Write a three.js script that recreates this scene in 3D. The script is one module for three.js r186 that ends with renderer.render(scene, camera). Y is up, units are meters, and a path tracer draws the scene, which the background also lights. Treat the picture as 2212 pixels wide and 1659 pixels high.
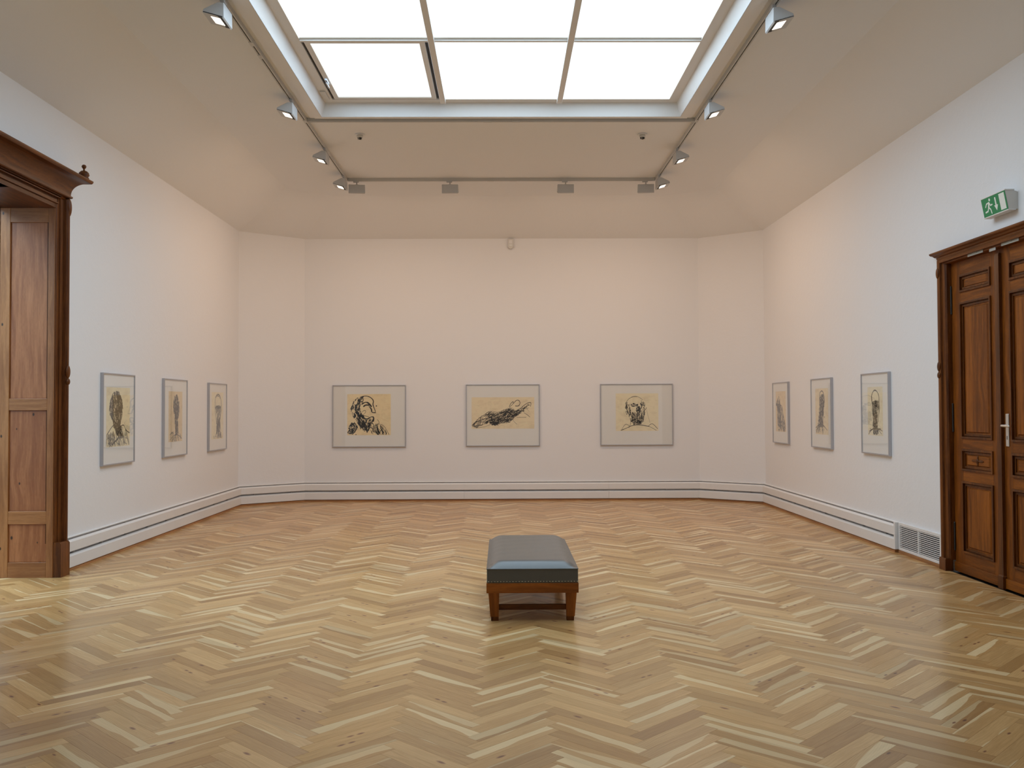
import * as THREE from 'three';
import { mergeGeometries, toCreasedNormals } from 'three/addons/utils/BufferGeometryUtils.js';
import { RoundedBoxGeometry } from 'three/addons/geometries/RoundedBoxGeometry.js';
import { RectAreaLightUniformsLib } from 'three/addons/lights/RectAreaLightUniformsLib.js';

// ---------------------------------------------------------------- camera, light, exposure
RectAreaLightUniformsLib.init();
const scene = new THREE.Scene();
scene.background = new THREE.Color(0x000000);
const FOCAL = 2030, IW = 2212, IH = 1659;
const camera = new THREE.PerspectiveCamera(2 * Math.atan(IH / 2 / FOCAL) * 180 / Math.PI, IW / IH, 0.05, 60);
camera.position.set(0, 1.5, 0);
camera.rotation.order = 'YXZ';
camera.rotation.set(Math.atan(50.5 / FOCAL), -Math.atan(21 / FOCAL), -0.004);
camera.updateMatrixWorld(true);
const renderer = new THREE.WebGLRenderer({ antialias: true });
renderer.toneMapping = THREE.LinearToneMapping;
renderer.toneMappingExposure = 0.95;
renderer.shadowMap.enabled = true;
const DAYLIGHT = new THREE.Color().setRGB(0.536, 0.774, 1.0), DAY_POWER = 3.02;      // the milky glass of the skylight
const HALOGEN = new THREE.Color().setRGB(1.0, 0.70, 0.49), LAMP_POWER = 262;     // the wall washers on the tracks
const rowsOfGlass = 3, colsOfGlass = 3;
const GLASS_Y = 4.835, GLASS_BACK = -10.1, GLASS_HALF = 1.835, ROW = 1.68, MULLION = 0.63;
const xCuts = [-GLASS_HALF, -MULLION, MULLION, GLASS_HALF];
const zCut = (r) => GLASS_BACK + r * ROW;
for (let r = 0; r < rowsOfGlass; r++) for (let c = 0; c < colsOfGlass; c++) {
  const w = xCuts[c + 1] - xCuts[c] - 0.1, d = ROW - 0.1;
  const l = new THREE.RectAreaLight(DAYLIGHT, DAY_POWER, w, d);
  l.name = 'skylight_glow';
  l.position.set((xCuts[c] + xCuts[c + 1]) / 2, GLASS_Y - 0.012, zCut(r) + ROW / 2);
  l.rotation.x = -Math.PI / 2;
  scene.add(l);
}

// ---------------------------------------------------------------- helpers
let seed = 12345;
function rnd() { seed = (seed * 1664525 + 1013904223) >>> 0; return seed / 4294967296; }
const rr = (a, b) => a + (b - a) * rnd();
const used = new Map();
function numbered(n) { const k = used.get(n) || 0; used.set(n, k + 1); return k ? n + '_' + String(k).padStart(3, '0') : n; }
function obj(name, geo, mat, parent) {
  const g = Array.isArray(geo) ? mergeGeometries(geo.map((q) => plain(q)), false) : geo;
  const m = new THREE.Mesh(g, mat); m.name = parent === scene ? numbered(name) : name;
  m.castShadow = m.receiveShadow = true; parent.add(m); return m;
}
function plain(g) {
  const q = g.index ? g.toNonIndexed() : g;
  for (const k of Object.keys(q.attributes)) if (!['position', 'normal', 'uv'].includes(k)) q.deleteAttribute(k);
  if (!q.attributes.normal) q.computeVertexNormals();
  if (!q.attributes.uv) q.setAttribute('uv', new THREE.BufferAttribute(new Float32Array(q.attributes.position.count * 2), 2));
  return q;
}
function tag(o, label, category, opt = {}) { o.userData.label = label; o.userData.category = category; if (opt.group) o.userData.group = opt.group; if (opt.kind) o.userData.kind = opt.kind; return o; }
function thing(name, label, category, pos = [0, 0, 0], turn = 0, opt = {}) {
  const g = new THREE.Group(); g.name = numbered(name); g.position.set(...pos); g.rotation.y = turn; scene.add(g);
  return tag(g, label, category, opt);
}
function bx(x0, x1, y0, y1, z0, z1) { const g = new THREE.BoxGeometry(Math.abs(x1 - x0), Math.abs(y1 - y0), Math.abs(z1 - z0)); g.translate((x0 + x1) / 2, (y0 + y1) / 2, (z0 + z1) / 2); return g; }
function rbx(x0, x1, y0, y1, z0, z1, r = 0.004, s = 2) { const g = new RoundedBoxGeometry(Math.abs(x1 - x0), Math.abs(y1 - y0), Math.abs(z1 - z0), s, r); g.translate((x0 + x1) / 2, (y0 + y1) / 2, (z0 + z1) / 2); return g; }
// a vertical prism over a polygon of [x, z] points
function prismY(pts, y0, y1, holes = []) {
  const s = new THREE.Shape(pts.map(([x, z]) => new THREE.Vector2(x, -z)));
  for (const h of holes) s.holes.push(new THREE.Path(h.map(([x, z]) => new THREE.Vector2(x, -z))));
  const g = new THREE.ExtrudeGeometry(s, { depth: y1 - y0, bevelEnabled: false }); g.rotateX(-Math.PI / 2); g.translate(0, y0, 0); return g;
}
// a profile of [out, up] points swept along +x for len; 'out' becomes +z
function runX(pts, len, holes = []) {
  const s = new THREE.Shape(pts.map(([x, y]) => new THREE.Vector2(x, y)));
  for (const h of holes) s.holes.push(new THREE.Path(h.map(([x, y]) => new THREE.Vector2(x, y))));
  const g = new THREE.ExtrudeGeometry(s, { depth: len, bevelEnabled: false }); g.rotateY(-Math.PI / 2); g.translate(len, 0, 0); return g;
}
// stacked rectangles [x0, x1, z0, z1, y] joined into one solid
function ringLoft(rings, crease = 0.6) {
  const p = []; const q = (a, b, c, d) => p.push(...a, ...b, ...c, ...a, ...c, ...d);
  const cs = rings.map(([x0, x1, z0, z1, y]) => [[x0, y, z1], [x1, y, z1], [x1, y, z0], [x0, y, z0]]);
  for (let i = 0; i + 1 < cs.length; i++) for (let k = 0; k < 4; k++) { const n = (k + 1) % 4; q(cs[i][k], cs[i][n], cs[i + 1][n], cs[i + 1][k]); }
  const b = cs[0], t = cs[cs.length - 1]; q(b[3], b[2], b[1], b[0]); q(t[0], t[1], t[2], t[3]);
  const g = new THREE.BufferGeometry(); g.setAttribute('position', new THREE.Float32BufferAttribute(p, 3)); g.computeVertexNormals();
  return toCreasedNormals(g, crease);
}
// solid between a quad and the same quad lifted by t
function slabQuad(a, b, c, d, t) {
  const up = (v) => [v[0], v[1] + t, v[2]]; const A = up(a), B = up(b), C = up(c), D = up(d); const p = [];
  const q = (i, j, k, l) => p.push(...i, ...j, ...k, ...i, ...k, ...l);
  q(a, b, c, d); q(D, C, B, A); q(b, a, A, B); q(c, b, B, C); q(d, c, C, D); q(a, d, D, A);
  const g = new THREE.BufferGeometry(); g.setAttribute('position', new THREE.Float32BufferAttribute(p, 3)); g.computeVertexNormals(); return g;
}
// uv in metres: v runs along the grain axis (0 x, 1 y, 2 z)
function grain(geo, axis, off = [rnd() * 3, rnd() * 3]) {
  const g = plain(geo), P = g.attributes.position, N = g.attributes.normal, uv = new Float32Array(P.count * 2);
  const a = [P.getX.bind(P), P.getY.bind(P), P.getZ.bind(P)], n = [N.getX.bind(N), N.getY.bind(N), N.getZ.bind(N)];
  const others = [0, 1, 2].filter((k) => k !== axis);
  for (let i = 0; i < P.count; i++) {
    const o = Math.abs(n[others[0]](i)) > Math.abs(n[others[1]](i)) ? others[1] : others[0];
    uv[2 * i] = a[o](i) + off[0]; uv[2 * i + 1] = a[axis](i) + off[1];
  }
  g.setAttribute('uv', new THREE.BufferAttribute(uv, 2)); return g;
}
// periodic value noise
const PERM = new Float32Array(65536); { let s = 777; for (let i = 0; i < 65536; i++) { s = (s * 1664525 + 1013904223) >>> 0; PERM[i] = s / 4294967296; } }
const hash = (x, y) => PERM[((x & 255) * 251 + (y & 255) * 1031 + ((x * y) & 63) * 7919) & 65535];
function vn(x, y, px = 256, py = 256) {
  const xi = Math.floor(x), yi = Math.floor(y), fx = x - xi, fy = y - yi, u = fx * fx * (3 - 2 * fx), v = fy * fy * (3 - 2 * fy);
  const m = (a, p) => ((a % p) + p) % p; const x0 = m(xi, px), x1 = m(xi + 1, px), y0 = m(yi, py), y1 = m(yi + 1, py);
  const a = hash(x0, y0), b = hash(x1, y0), c = hash(x0, y1), d = hash(x1, y1);
  return a + (b - a) * u + (c - a) * v + (a - b - c + d) * u * v;
}
function dataTex(w, h, fn, srgb = true) {
  const d = new Uint8Array(w * h * 4), o = [0, 0, 0];
  for (let y = 0; y < h; y++) for (let x = 0; x < w; x++) { fn(x / w, y / h, o, x, y); const i = (y * w + x) * 4; d[i] = o[0]; d[i + 1] = o[1]; d[i + 2] = o[2]; d[i + 3] = 255; }
  const t = new THREE.DataTexture(d, w, h); t.magFilter = THREE.LinearFilter; t.minFilter = THREE.LinearMipmapLinearFilter; t.generateMipmaps = true;
  t.wrapS = t.wrapT = THREE.RepeatWrapping; if (srgb) t.colorSpace = THREE.SRGBColorSpace; t.needsUpdate = true; return t;
}
const clamp = (x) => Math.max(0, Math.min(255, x));
const mix = (a, b, t) => a + (b - a) * t;
const smooth = (a, b, x) => { const t = Math.max(0, Math.min(1, (x - a) / (b - a))); return t * t * (3 - 2 * t); };

// ---------------------------------------------------------------- materials
// stained wood: u across the grain, v along it, one metre each
function woodTex(dark, light, k, knots = 0) {
  const ks = []; for (let i = 0; i < knots; i++) ks.push([rnd(), rnd(), rr(0.004, 0.009)]);
  return dataTex(512, 1024, (u, v, o) => {
    const warp = vn(u * 6, v * 4, 6, 4) * 0.5;
    let g = 0.5 * vn(u * 48 + warp * 6, v * 3, 48, 3) + 0.3 * vn(u * 128 + warp * 8, v * 8, 128, 8) + 0.2 * vn(u * 200, v * 40, 200, 40);
    g = mix(g, vn(u * 5, v * 2, 5, 2), 0.35);
    let t = smooth(0.5 - k, 0.5 + k, g), dk = 1;
    for (const [a, b, r] of ks) { const dx = Math.min(Math.abs(u - a), 1 - Math.abs(u - a)), dy = Math.min(Math.abs(v - b), 1 - Math.abs(v - b)) * 0.6, dd = Math.hypot(dx, dy); dk = Math.min(dk, mix(0.35, 1, smooth(r * 0.5, r * 1.5, dd))); }
    for (let i = 0; i < 3; i++) o[i] = clamp(mix(dark[i], light[i], t) * dk);
  });
}
const M = {};
const std = (p) => new THREE.MeshPhysicalMaterial(p);
const plasterBump = dataTex(512, 512, (u, v, o) => { const n = 0.5 * vn(u * 24, v * 24, 24, 24) + 0.3 * vn(u * 64, v * 64, 64, 64) + 0.2 * vn(u * 170, v * 170, 170, 170); o[0] = o[1] = o[2] = 255 * n; }, false);
M.wall = std({ color: new THREE.Color().setRGB(0.86, 0.856, 0.866), roughness: 0.93, bumpMap: plasterBump, bumpScale: 0.0012 });
M.ceiling = std({ color: new THREE.Color().setRGB(0.87, 0.868, 0.868), roughness: 0.95, bumpMap: plasterBump, bumpScale: 0.001 });
M.whitePaint = std({ color: new THREE.Color().setRGB(0.84, 0.83, 0.82), roughness: 0.42 });
M.lampGrey = std({ color: new THREE.Color().setRGB(0.60, 0.60, 0.60), roughness: 0.45 });
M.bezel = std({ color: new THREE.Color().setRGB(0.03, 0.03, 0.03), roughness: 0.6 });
M.lampGlow = std({ color: 0xffffff, roughness: 0.4, emissive: new THREE.Color().setRGB(1.0, 0.9, 0.74), emissiveIntensity: 2.6 });
M.skyGlow = std({ color: 0xffffff, roughness: 0.35, emissive: new THREE.Color().setRGB(0.86, 0.985, 1.0), emissiveIntensity: 1.05 });
M.track = std({ color: new THREE.Color().setRGB(0.62, 0.60, 0.57), roughness: 0.5 });
M.groove = std({ color: new THREE.Color().setRGB(0.02, 0.02, 0.02), roughness: 0.7 });
M.alu = std({ color: new THREE.Color().setRGB(0.50, 0.50, 0.53), roughness: 0.38, metalness: 0.55 });
M.steel = std({ color: new THREE.Color().setRGB(0.72, 0.72, 0.70), roughness: 0.3, metalness: 0.8 });
M.zinc = std({ color: new THREE.Color().setRGB(0.42, 0.44, 0.42), roughness: 0.5, metalness: 0.5 });
M.duct = std({ color: new THREE.Color().setRGB(0.26, 0.27, 0.27), roughness: 0.6, metalness: 0.3 });
M.iron = std({ color: new THREE.Color().setRGB(0.02, 0.017, 0.015), roughness: 0.5 });
M.mat = std({ color: new THREE.Color().setRGB(0.84, 0.835, 0.80), roughness: 0.9 });
M.glass = std({ color: 0xffffff, roughness: 0.02, transmission: 1, thickness: 0, ior: 1.45 });
M.doorWood = std({ map: woodTex([98, 50, 10], [164, 94, 26], 0.42), roughness: 0.42, specularIntensity: 0.5 });
M.casingWood = std({ map: woodTex([72, 36, 10], [130, 74, 26], 0.4), roughness: 0.42, specularIntensity: 0.55 });
M.jambWood = std({ map: woodTex([138, 80, 42], [194, 130, 82], 0.5, 8), roughness: 0.36 });
M.jambRail = std({ map: woodTex([134, 82, 40], [184, 126, 74], 0.45, 2), roughness: 0.36 });
M.benchWood = std({ map: woodTex([112, 60, 14], [176, 102, 36], 0.45), roughness: 0.45, specularIntensity: 0.6 });
M.stripWood = std({ map: woodTex([140, 92, 50], [186, 132, 82], 0.4), roughness: 0.45 });
const leatherBump = dataTex(256, 256, (u, v, o) => { o[0] = o[1] = o[2] = 255 * (0.6 * vn(u * 40, v * 40, 40, 40) + 0.4 * vn(u * 90, v * 90, 90, 90)); }, false);
M.leather = std({ color: new THREE.Color().setRGB(0.095, 0.096, 0.09), roughness: 0.34, specularIntensity: 1, clearcoat: 0.3, clearcoatRoughness: 0.3, bumpMap: leatherBump, bumpScale: 0.0004 });
M.brass = std({ color: new THREE.Color().setRGB(0.75, 0.68, 0.5), roughness: 0.25, metalness: 1 });
M.subfloor = std({ color: new THREE.Color().setRGB(0.05, 0.035, 0.02), roughness: 0.9 });
M.plastic = std({ color: new THREE.Color().setRGB(0.72, 0.70, 0.66), roughness: 0.5 });

// ---------------------------------------------------------------- shell of the room
const WX = 4.06, WB = -15.2, WC = -14.5, CX = 3.19, WF = 1.6, WT = 4.24, CH = 4.72, TH = 0.32;
const FX = 3.16, FB = -14.23, FC = -13.75, FCX = 2.55, FF = 0.65;
const LD = { z0: -8.45, z1: -6.85, h: 3.31, g: 0.055 };            // opening in the left wall
const RD = { z0: -8.53, z1: -6.79, h: 2.85, g: 0.02, duct: [-9.56, -8.67] };            // door in the right wall
const S = { kind: 'structure' };
function wallWithHole(sign, o) {   // a side wall with a door opening cut out of it
  const s = new THREE.Shape([[-WF - TH, -0.02], [-o.z1 - o.g, -0.02], [-o.z1 - o.g, o.h + o.g * 0.6], [-o.z0 + o.g, o.h + o.g * 0.6], [-o.z0 + o.g, -0.02], [-WC, -0.02], [-WC, WT + TH], [-WF - TH, WT + TH]].map(([a, b]) => new THREE.Vector2(a, b)));
  if (o.duct) s.holes.push(new THREE.Path([[-o.duct[1], 0.058], [-o.duct[0], 0.058], [-o.duct[0], 0.29], [-o.duct[1], 0.29]].map(([a, b]) => new THREE.Vector2(a, b))));
  const g = new THREE.ExtrudeGeometry(s, { depth: TH, bevelEnabled: false });
  // shape x = -z, shape y = y, depth = outwards
  g.rotateY(Math.PI / 2);                 // x' = z(depth), z' = -x
  if (sign < 0) g.translate(-WX - TH, 0, 0); else g.translate(WX, 0, 0);
  return g;
}
tag(obj('wall_left', wallWithHole(-1, LD), M.wall, scene), 'white plaster left wall with a tall wood-lined doorway', 'wall', S);
tag(obj('wall_right', wallWithHole(1, RD), M.wall, scene), 'white plaster right wall with a brown double door', 'wall', S);
tag(obj('wall_back', bx(-CX, CX, -0.02, WT + TH, WB - TH, WB), M.wall, scene), 'white plaster end wall with three landscape pictures', 'wall', S);
for (const s of [-1, 1]) {
  const p = [[s * WX, WC], [s * CX, WB], [s * CX, WB - TH], [s * (WX + TH), WB - TH], [s * (WX + TH), WC]];
  tag(obj(s < 0 ? 'wall_corner_left' : 'wall_corner_right', prismY(s < 0 ? p : p.slice().reverse(), -0.02, WT + TH), M.wall, scene), s < 0 ? 'canted white corner wall between left and end walls' : 'canted white corner wall between right and end walls', 'wall', S);
}
tag(obj('wall_front', bx(-WX - TH, WX + TH, -0.02, WT + TH, WF, WF + TH), M.wall, scene), 'plain white wall behind the viewer', 'wall', S);
{ // coved ceiling with a rectangular well for the skylight
  const Wp = [[-WX, WC], [-CX, WB], [CX, WB], [WX, WC], [WX, WF], [-WX, WF]], Fp = [[-FX, FC], [-FCX, FB], [FCX, FB], [FX, FC], [FX, FF], [-FX, FF]];
  const parts = [prismY(Fp, CH, CH + 0.2, [[[-1.97, -10.25], [1.97, -10.25], [1.97, zCut(rowsOfGlass) + 0.15], [-1.97, zCut(rowsOfGlass) + 0.15]]])];
  for (let i = 0; i < 6; i++) { const j = (i + 1) % 6; parts.push(slabQuad([Wp[i][0], WT, Wp[i][1]], [Fp[i][0], CH, Fp[i][1]], [Fp[j][0], CH, Fp[j][1]], [Wp[j][0], WT, Wp[j][1]], 0.22)); }
  tag(obj('ceiling', parts.map((g) => grain(g, 2, [0, 0])), M.ceiling, scene), 'white ceiling sloping up from the walls around the skylight', 'ceiling', S);
}

// ---------------------------------------------------------------- parquet floor in herringbone
const BL = 0.522, BW = 0.080, GAP = 0.0004;
const CELLS_X = 2, CELLS_Y = 13, CELLS = 26;
const parquetMap = (() => {
  const W = 2048, H = 2048, cw = 1024, ch = 157, d = new Uint8Array(W * H * 4);
  for (let i = 0; i < CELLS; i++) {
    const cx = (i % 2) * cw, cy = Math.floor(i / 2) * ch, tone = rr(-1, 1), sap = rnd() < 0.36, sapSide = rnd() < 0.5, b0 = rr(0.0, 0.6), b1 = rr(-0.8, 0.8), off = rr(0, 200), off2 = rr(0, 200);
    const arch = rnd() < 0.45, ac = rr(0.2, 0.8), as = rr(0.1, 0.9), af = rr(30, 55), aa = rr(0.4, 1.4);
    const ks = []; const nk = rnd() < 0.22 ? Math.ceil(rnd() * 2) : 0; for (let k = 0; k < nk; k++) ks.push([rr(0.05, 0.95), rr(0.1, 0.9), rr(0.004, 0.009)]);
    const base = [198 + tone * 15, 156 + tone * 16, 101 + tone * 15], pale = [224, 195, 147];
    for (let y = 0; y < ch; y++) for (let x = 0; x < cw; x++) {
      const s = x / cw, t = y / ch;
      const w = vn(s * 5 + off, t * 2 + off2) - 0.5;
      let g = 0.55 * vn(s * 4 + off, t * 14 + w * 3 + off2) + 0.3 * vn(s * 12 + off2, t * 38 + w * 4 + off) + 0.15 * vn(s * 60 + off, t * 60 + off2);
      if (arch) { const q = (t - ac) * 1.2 + aa * (s - as) * (s - as) + w * 0.12; g = mix(g, 0.5 + 0.5 * Math.sin(q * af), 0.28); }
      let r = base[0] + (g - 0.5) * 30, gg = base[1] + (g - 0.5) * 33, b = base[2] + (g - 0.5) * 32;
      if (sap) { const e = (sapSide ? t : 1 - t) - (b0 + b1 * (s - 0.5) + w * 0.22), k = 1 - smooth(-0.03, 0.03, e); r = mix(r, pale[0] + (g - 0.5) * 18, k); gg = mix(gg, pale[1] + (g - 0.5) * 18, k); b = mix(b, pale[2] + (g - 0.5) * 18, k); }
      let dk = 1; for (const [ka, kb, kr] of ks) { const dd = Math.hypot((s - ka) * 0.522 * 0.35, (t - kb) * 0.08) + w * 0.003; dk = Math.min(dk, mix(0.45, 1, smooth(kr * 0.3, kr * 1.6, dd))); }
      const o = ((cy + y) * W + cx + x) * 4; d[o] = clamp(r * mix(dk, 1, 0.25)); d[o + 1] = clamp(gg * dk); d[o + 2] = clamp(b * dk); d[o + 3] = 255;
    }
  }
  const t = new THREE.DataTexture(d, W, H); t.magFilter = THREE.LinearFilter; t.minFilter = THREE.LinearMipmapLinearFilter; t.generateMipmaps = true; t.colorSpace = THREE.SRGBColorSpace; t.needsUpdate = true; return t;
})();
const FLOOR_LOOK = { map: parquetMap, roughness: 0.32, anisotropy: 0.55, clearcoat: 0.2, clearcoatRoughness: 0.14 };
const TINTS = [[1.03, 1.03, 1.03], [0.90, 0.88, 0.85], [1.12, 1.12, 1.12], [0.97, 0.93, 0.88], [0.80, 0.755, 0.70]];
const boardMats = TINTS.map((c) => std({ ...FLOOR_LOOK, color: new THREE.Color().setRGB(...c) }));
const farMat = std({ ...FLOOR_LOOK, vertexColors: true });
function cellUV(cell, s, t) { const cx = cell % 2, cy = Math.floor(cell / 2); return [(cx * 1024 + 6 + s * 1012) / 2048, (cy * 157 + 3 + t * 151) / 2048]; }
// board frame: long side along local x, centre at the origin, top at y = 0
const BT = 0.018;
function boardGeo(poly, cell) {   // poly: [a, b] in board coordinates (a along, b across)
  const p = [], n = [], uv = [];
  const put = (a, b, y, nx, ny, nz) => { p.push(a, y, b); n.push(nx, ny, nz); uv.push(...cellUV(cell, Math.min(1, Math.max(0, a / BL + 0.5)), Math.min(1, Math.max(0, b / BW + 0.5)))); };
  for (let i = 1; i + 1 < poly.length; i++) for (const q of [poly[0], poly[i], poly[i + 1]]) put(q[0], q[1], 0, 0, 1, 0);
  for (let i = 0; i < poly.length; i++) {
    const A = poly[i], B = poly[(i + 1) % poly.length]; let nx = B[1] - A[1], nz = -(B[0] - A[0]); const l = Math.hypot(nx, nz) || 1; nx /= -l; nz /= -l;
    for (const [q, y] of [[A, 0], [A, -BT], [B, -BT], [A, 0], [B, -BT], [B, 0]]) put(q[0], q[1], y, nx, 0, nz);
  }
  const g = new THREE.BufferGeometry(); g.setAttribute('position', new THREE.Float32BufferAttribute(p, 3)); g.setAttribute('normal', new THREE.Float32BufferAttribute(n, 3)); g.setAttribute('uv', new THREE.Float32BufferAttribute(uv, 2)); return g;
}
const hl = BL / 2 - GAP, hw = BW / 2 - GAP, FULL = [[-hl, -hw], [-hl, hw], [hl, hw], [hl, -hw]];
const boardVariants = Array.from({ length: CELLS }, (_, i) => boardGeo(FULL, i));
function clipPoly(poly, inside) {      // keep the side where a x + b z <= c
  for (const [a, b, c] of inside) {
    const out = [];
    for (let i = 0; i < poly.length; i++) {
      const P = poly[i], Q = poly[(i + 1) % poly.length], dp = a * P[0] + b * P[1] - c, dq = a * Q[0] + b * Q[1] - c;
      if (dp <= 0) out.push(P);
      if ((dp < 0 && dq > 0) || (dp > 0 && dq < 0)) { const t = dp / (dp - dq); out.push([P[0] + (Q[0] - P[0]) * t, P[1] + (Q[1] - P[1]) * t]); }
    }
    poly = out; if (poly.length < 3) return [];
  }
  return poly;
}
const cn = Math.hypot(WB - WC, WX - CX), chamfer = (s) => { const nx = s * (WC - WB) / cn, nz = -(WX - CX) / cn; return [nx, nz, nx * s * WX + nz * WC]; };
const roomEdges = [[-1, 0, WX], [1, 0, WX], [0, 1, WF], [0, -1, -WB], chamfer(-1), chamfer(1)];
const doorEdges = [[1, 0, -WX], [-1, 0, 5.4], [0, -1, 8.6], [0, 1, -6.7]];
const floor = thing('floor', 'oak parquet floor laid in a herringbone pattern', 'floor', [0, 0, 0], 0, S);
obj('subfloor', [bx(-WX - TH, WX + TH, -0.12, -0.0175, WB - TH, WF + TH), bx(-9, -WX - TH, -0.12, -0.0175, -12, -3.5), bx(-9, -5.4, -0.0175, 0, -12, -3.5)], M.subfloor, floor);
{
  const X0 = 0.232 - (BL - BW / 2) / Math.SQRT2, D0 = 0.35, list = [];
  for (let m = -9; m <= 9; m++) for (let k = -30; k < 175; k++) for (const kind of [0, 1]) {
    const ou = k * BW + m * BL, ov = k * BW - m * BL;
    const u = kind ? ou + BL + BW / 2 : ou + BL / 2, v = kind ? ov + BW - BL / 2 : ov + BW / 2;
    const x = (u - v) / Math.SQRT2 + X0, z = -((u + v) / Math.SQRT2 + D0 - 2.2);
    list.push({ x, z, turn: kind ? 3 * Math.PI / 4 : Math.PI / 4, cell: Math.floor(rnd() * CELLS), tint: Math.floor(Math.pow(rnd(), 1.2) * TINTS.length), flip: rnd() < 0.5 });
  }
  const nearOnes = [], rest = [], v = new THREE.Vector3();
  for (const b of list) {
    const a = b.turn + (b.flip ? Math.PI : 0), c = Math.cos(a), s = Math.sin(a);      // local x -> (cos, -sin) in x, z
    const world = FULL.map(([p, q]) => [b.x + p * c + q * s, b.z - p * s + q * c]);
    const back = (w) => w.map(([x, z]) => [(x - b.x) * c - (z - b.z) * s, (x - b.x) * s + (z - b.z) * c]);
    b.a = a;
    const inRoom = clipPoly(world, roomEdges), inDoor = clipPoly(world, doorEdges);
    const whole = inRoom.length === 4 && inRoom.every((p, i) => Math.hypot(p[0] - world[i][0], p[1] - world[i][1]) < 1e-6);
    v.set(b.x, 0, b.z).project(camera);
    const seen = b.z < -3 && Math.abs(v.x) < 1.02 && v.y > -1.06;
    if (whole && seen) nearOnes.push(b);
    else { if (inRoom.length > 2) rest.push([b, boardGeo(back(inRoom), b.cell)]); }
    if (inDoor.length > 2) rest.push([b, boardGeo(back(inDoor), b.cell)]);
  }
  nearOnes.sort((p, q) => Math.hypot(p.x, p.z) - Math.hypot(q.x, q.z));
  for (const b of nearOnes.splice(300)) rest.push([b, boardVariants[b.cell].clone()]);
  for (const b of nearOnes) { const m = obj('parquet_board', boardVariants[b.cell], boardMats[b.tint], floor); m.position.set(b.x, 0, b.z); m.rotation.y = b.a; }
  const geos = rest.map(([b, g]) => {
    g.rotateY(b.a); g.translate(b.x, 0, b.z);
    const col = new Float32Array(g.attributes.position.count * 3); for (let i = 0; i < col.length; i++) col[i] = TINTS[b.tint][i % 3];
    g.setAttribute('color', new THREE.BufferAttribute(col, 3)); return g;
  });
  const far = obj('parquet_boards', mergeGeometries(geos, false), farMat, floor); far.userData.kind = 'stuff';
}

// ---------------------------------------------------------------- the small room beyond the left doorway
{
  const xL = -9, zA = -12, zB = -3.5, hgt = 4.6, x1 = -WX - TH;
  tag(obj('wall_next_room', [bx(xL - 0.2, xL, -0.02, hgt, zA, zB), bx(xL - 0.2, x1, -0.02, hgt, zA - 0.2, zA), bx(xL - 0.2, x1, -0.02, hgt, zB, zB + 0.2), bx(x1 - 0.02, x1 + 0.2, WT + TH - 0.05, hgt, zA, zB)], M.wall, scene), 'white walls of the room beyond the left doorway', 'wall', S);
  const sky2 = thing('window_2', 'milky skylight of the room beyond the left doorway', 'skylight', [0, 0, 0], 0, S);
  obj('window_pane', bx(-7.2, -4.66, hgt - 0.012, hgt - 0.002, -9.6, -4.2), M.skyGlow, sky2);
  obj('frame', [bx(-7.26, -7.2, hgt - 0.03, hgt, -9.66, -4.14), bx(-4.66, -4.6, hgt - 0.03, hgt, -9.66, -4.14), bx(-7.2, -4.66, hgt - 0.03, hgt, -9.66, -9.6), bx(-7.2, -4.66, hgt - 0.03, hgt, -4.2, -4.14)], M.whitePaint, sky2);
  const l2 = new THREE.RectAreaLight(DAYLIGHT, DAY_POWER * 2.2, 2.5, 5.36); l2.name = 'skylight_glow'; l2.position.set(-5.93, hgt - 0.02, -6.9); l2.rotation.x = -Math.PI / 2; scene.add(l2);
  tag(obj('ceiling_next_room', bx(xL - 0.2, x1, hgt, hgt + 0.2, zA - 0.2, zB + 0.2), M.ceiling, scene), 'white ceiling of the room beyond the left doorway', 'ceiling', S);
}

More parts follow.
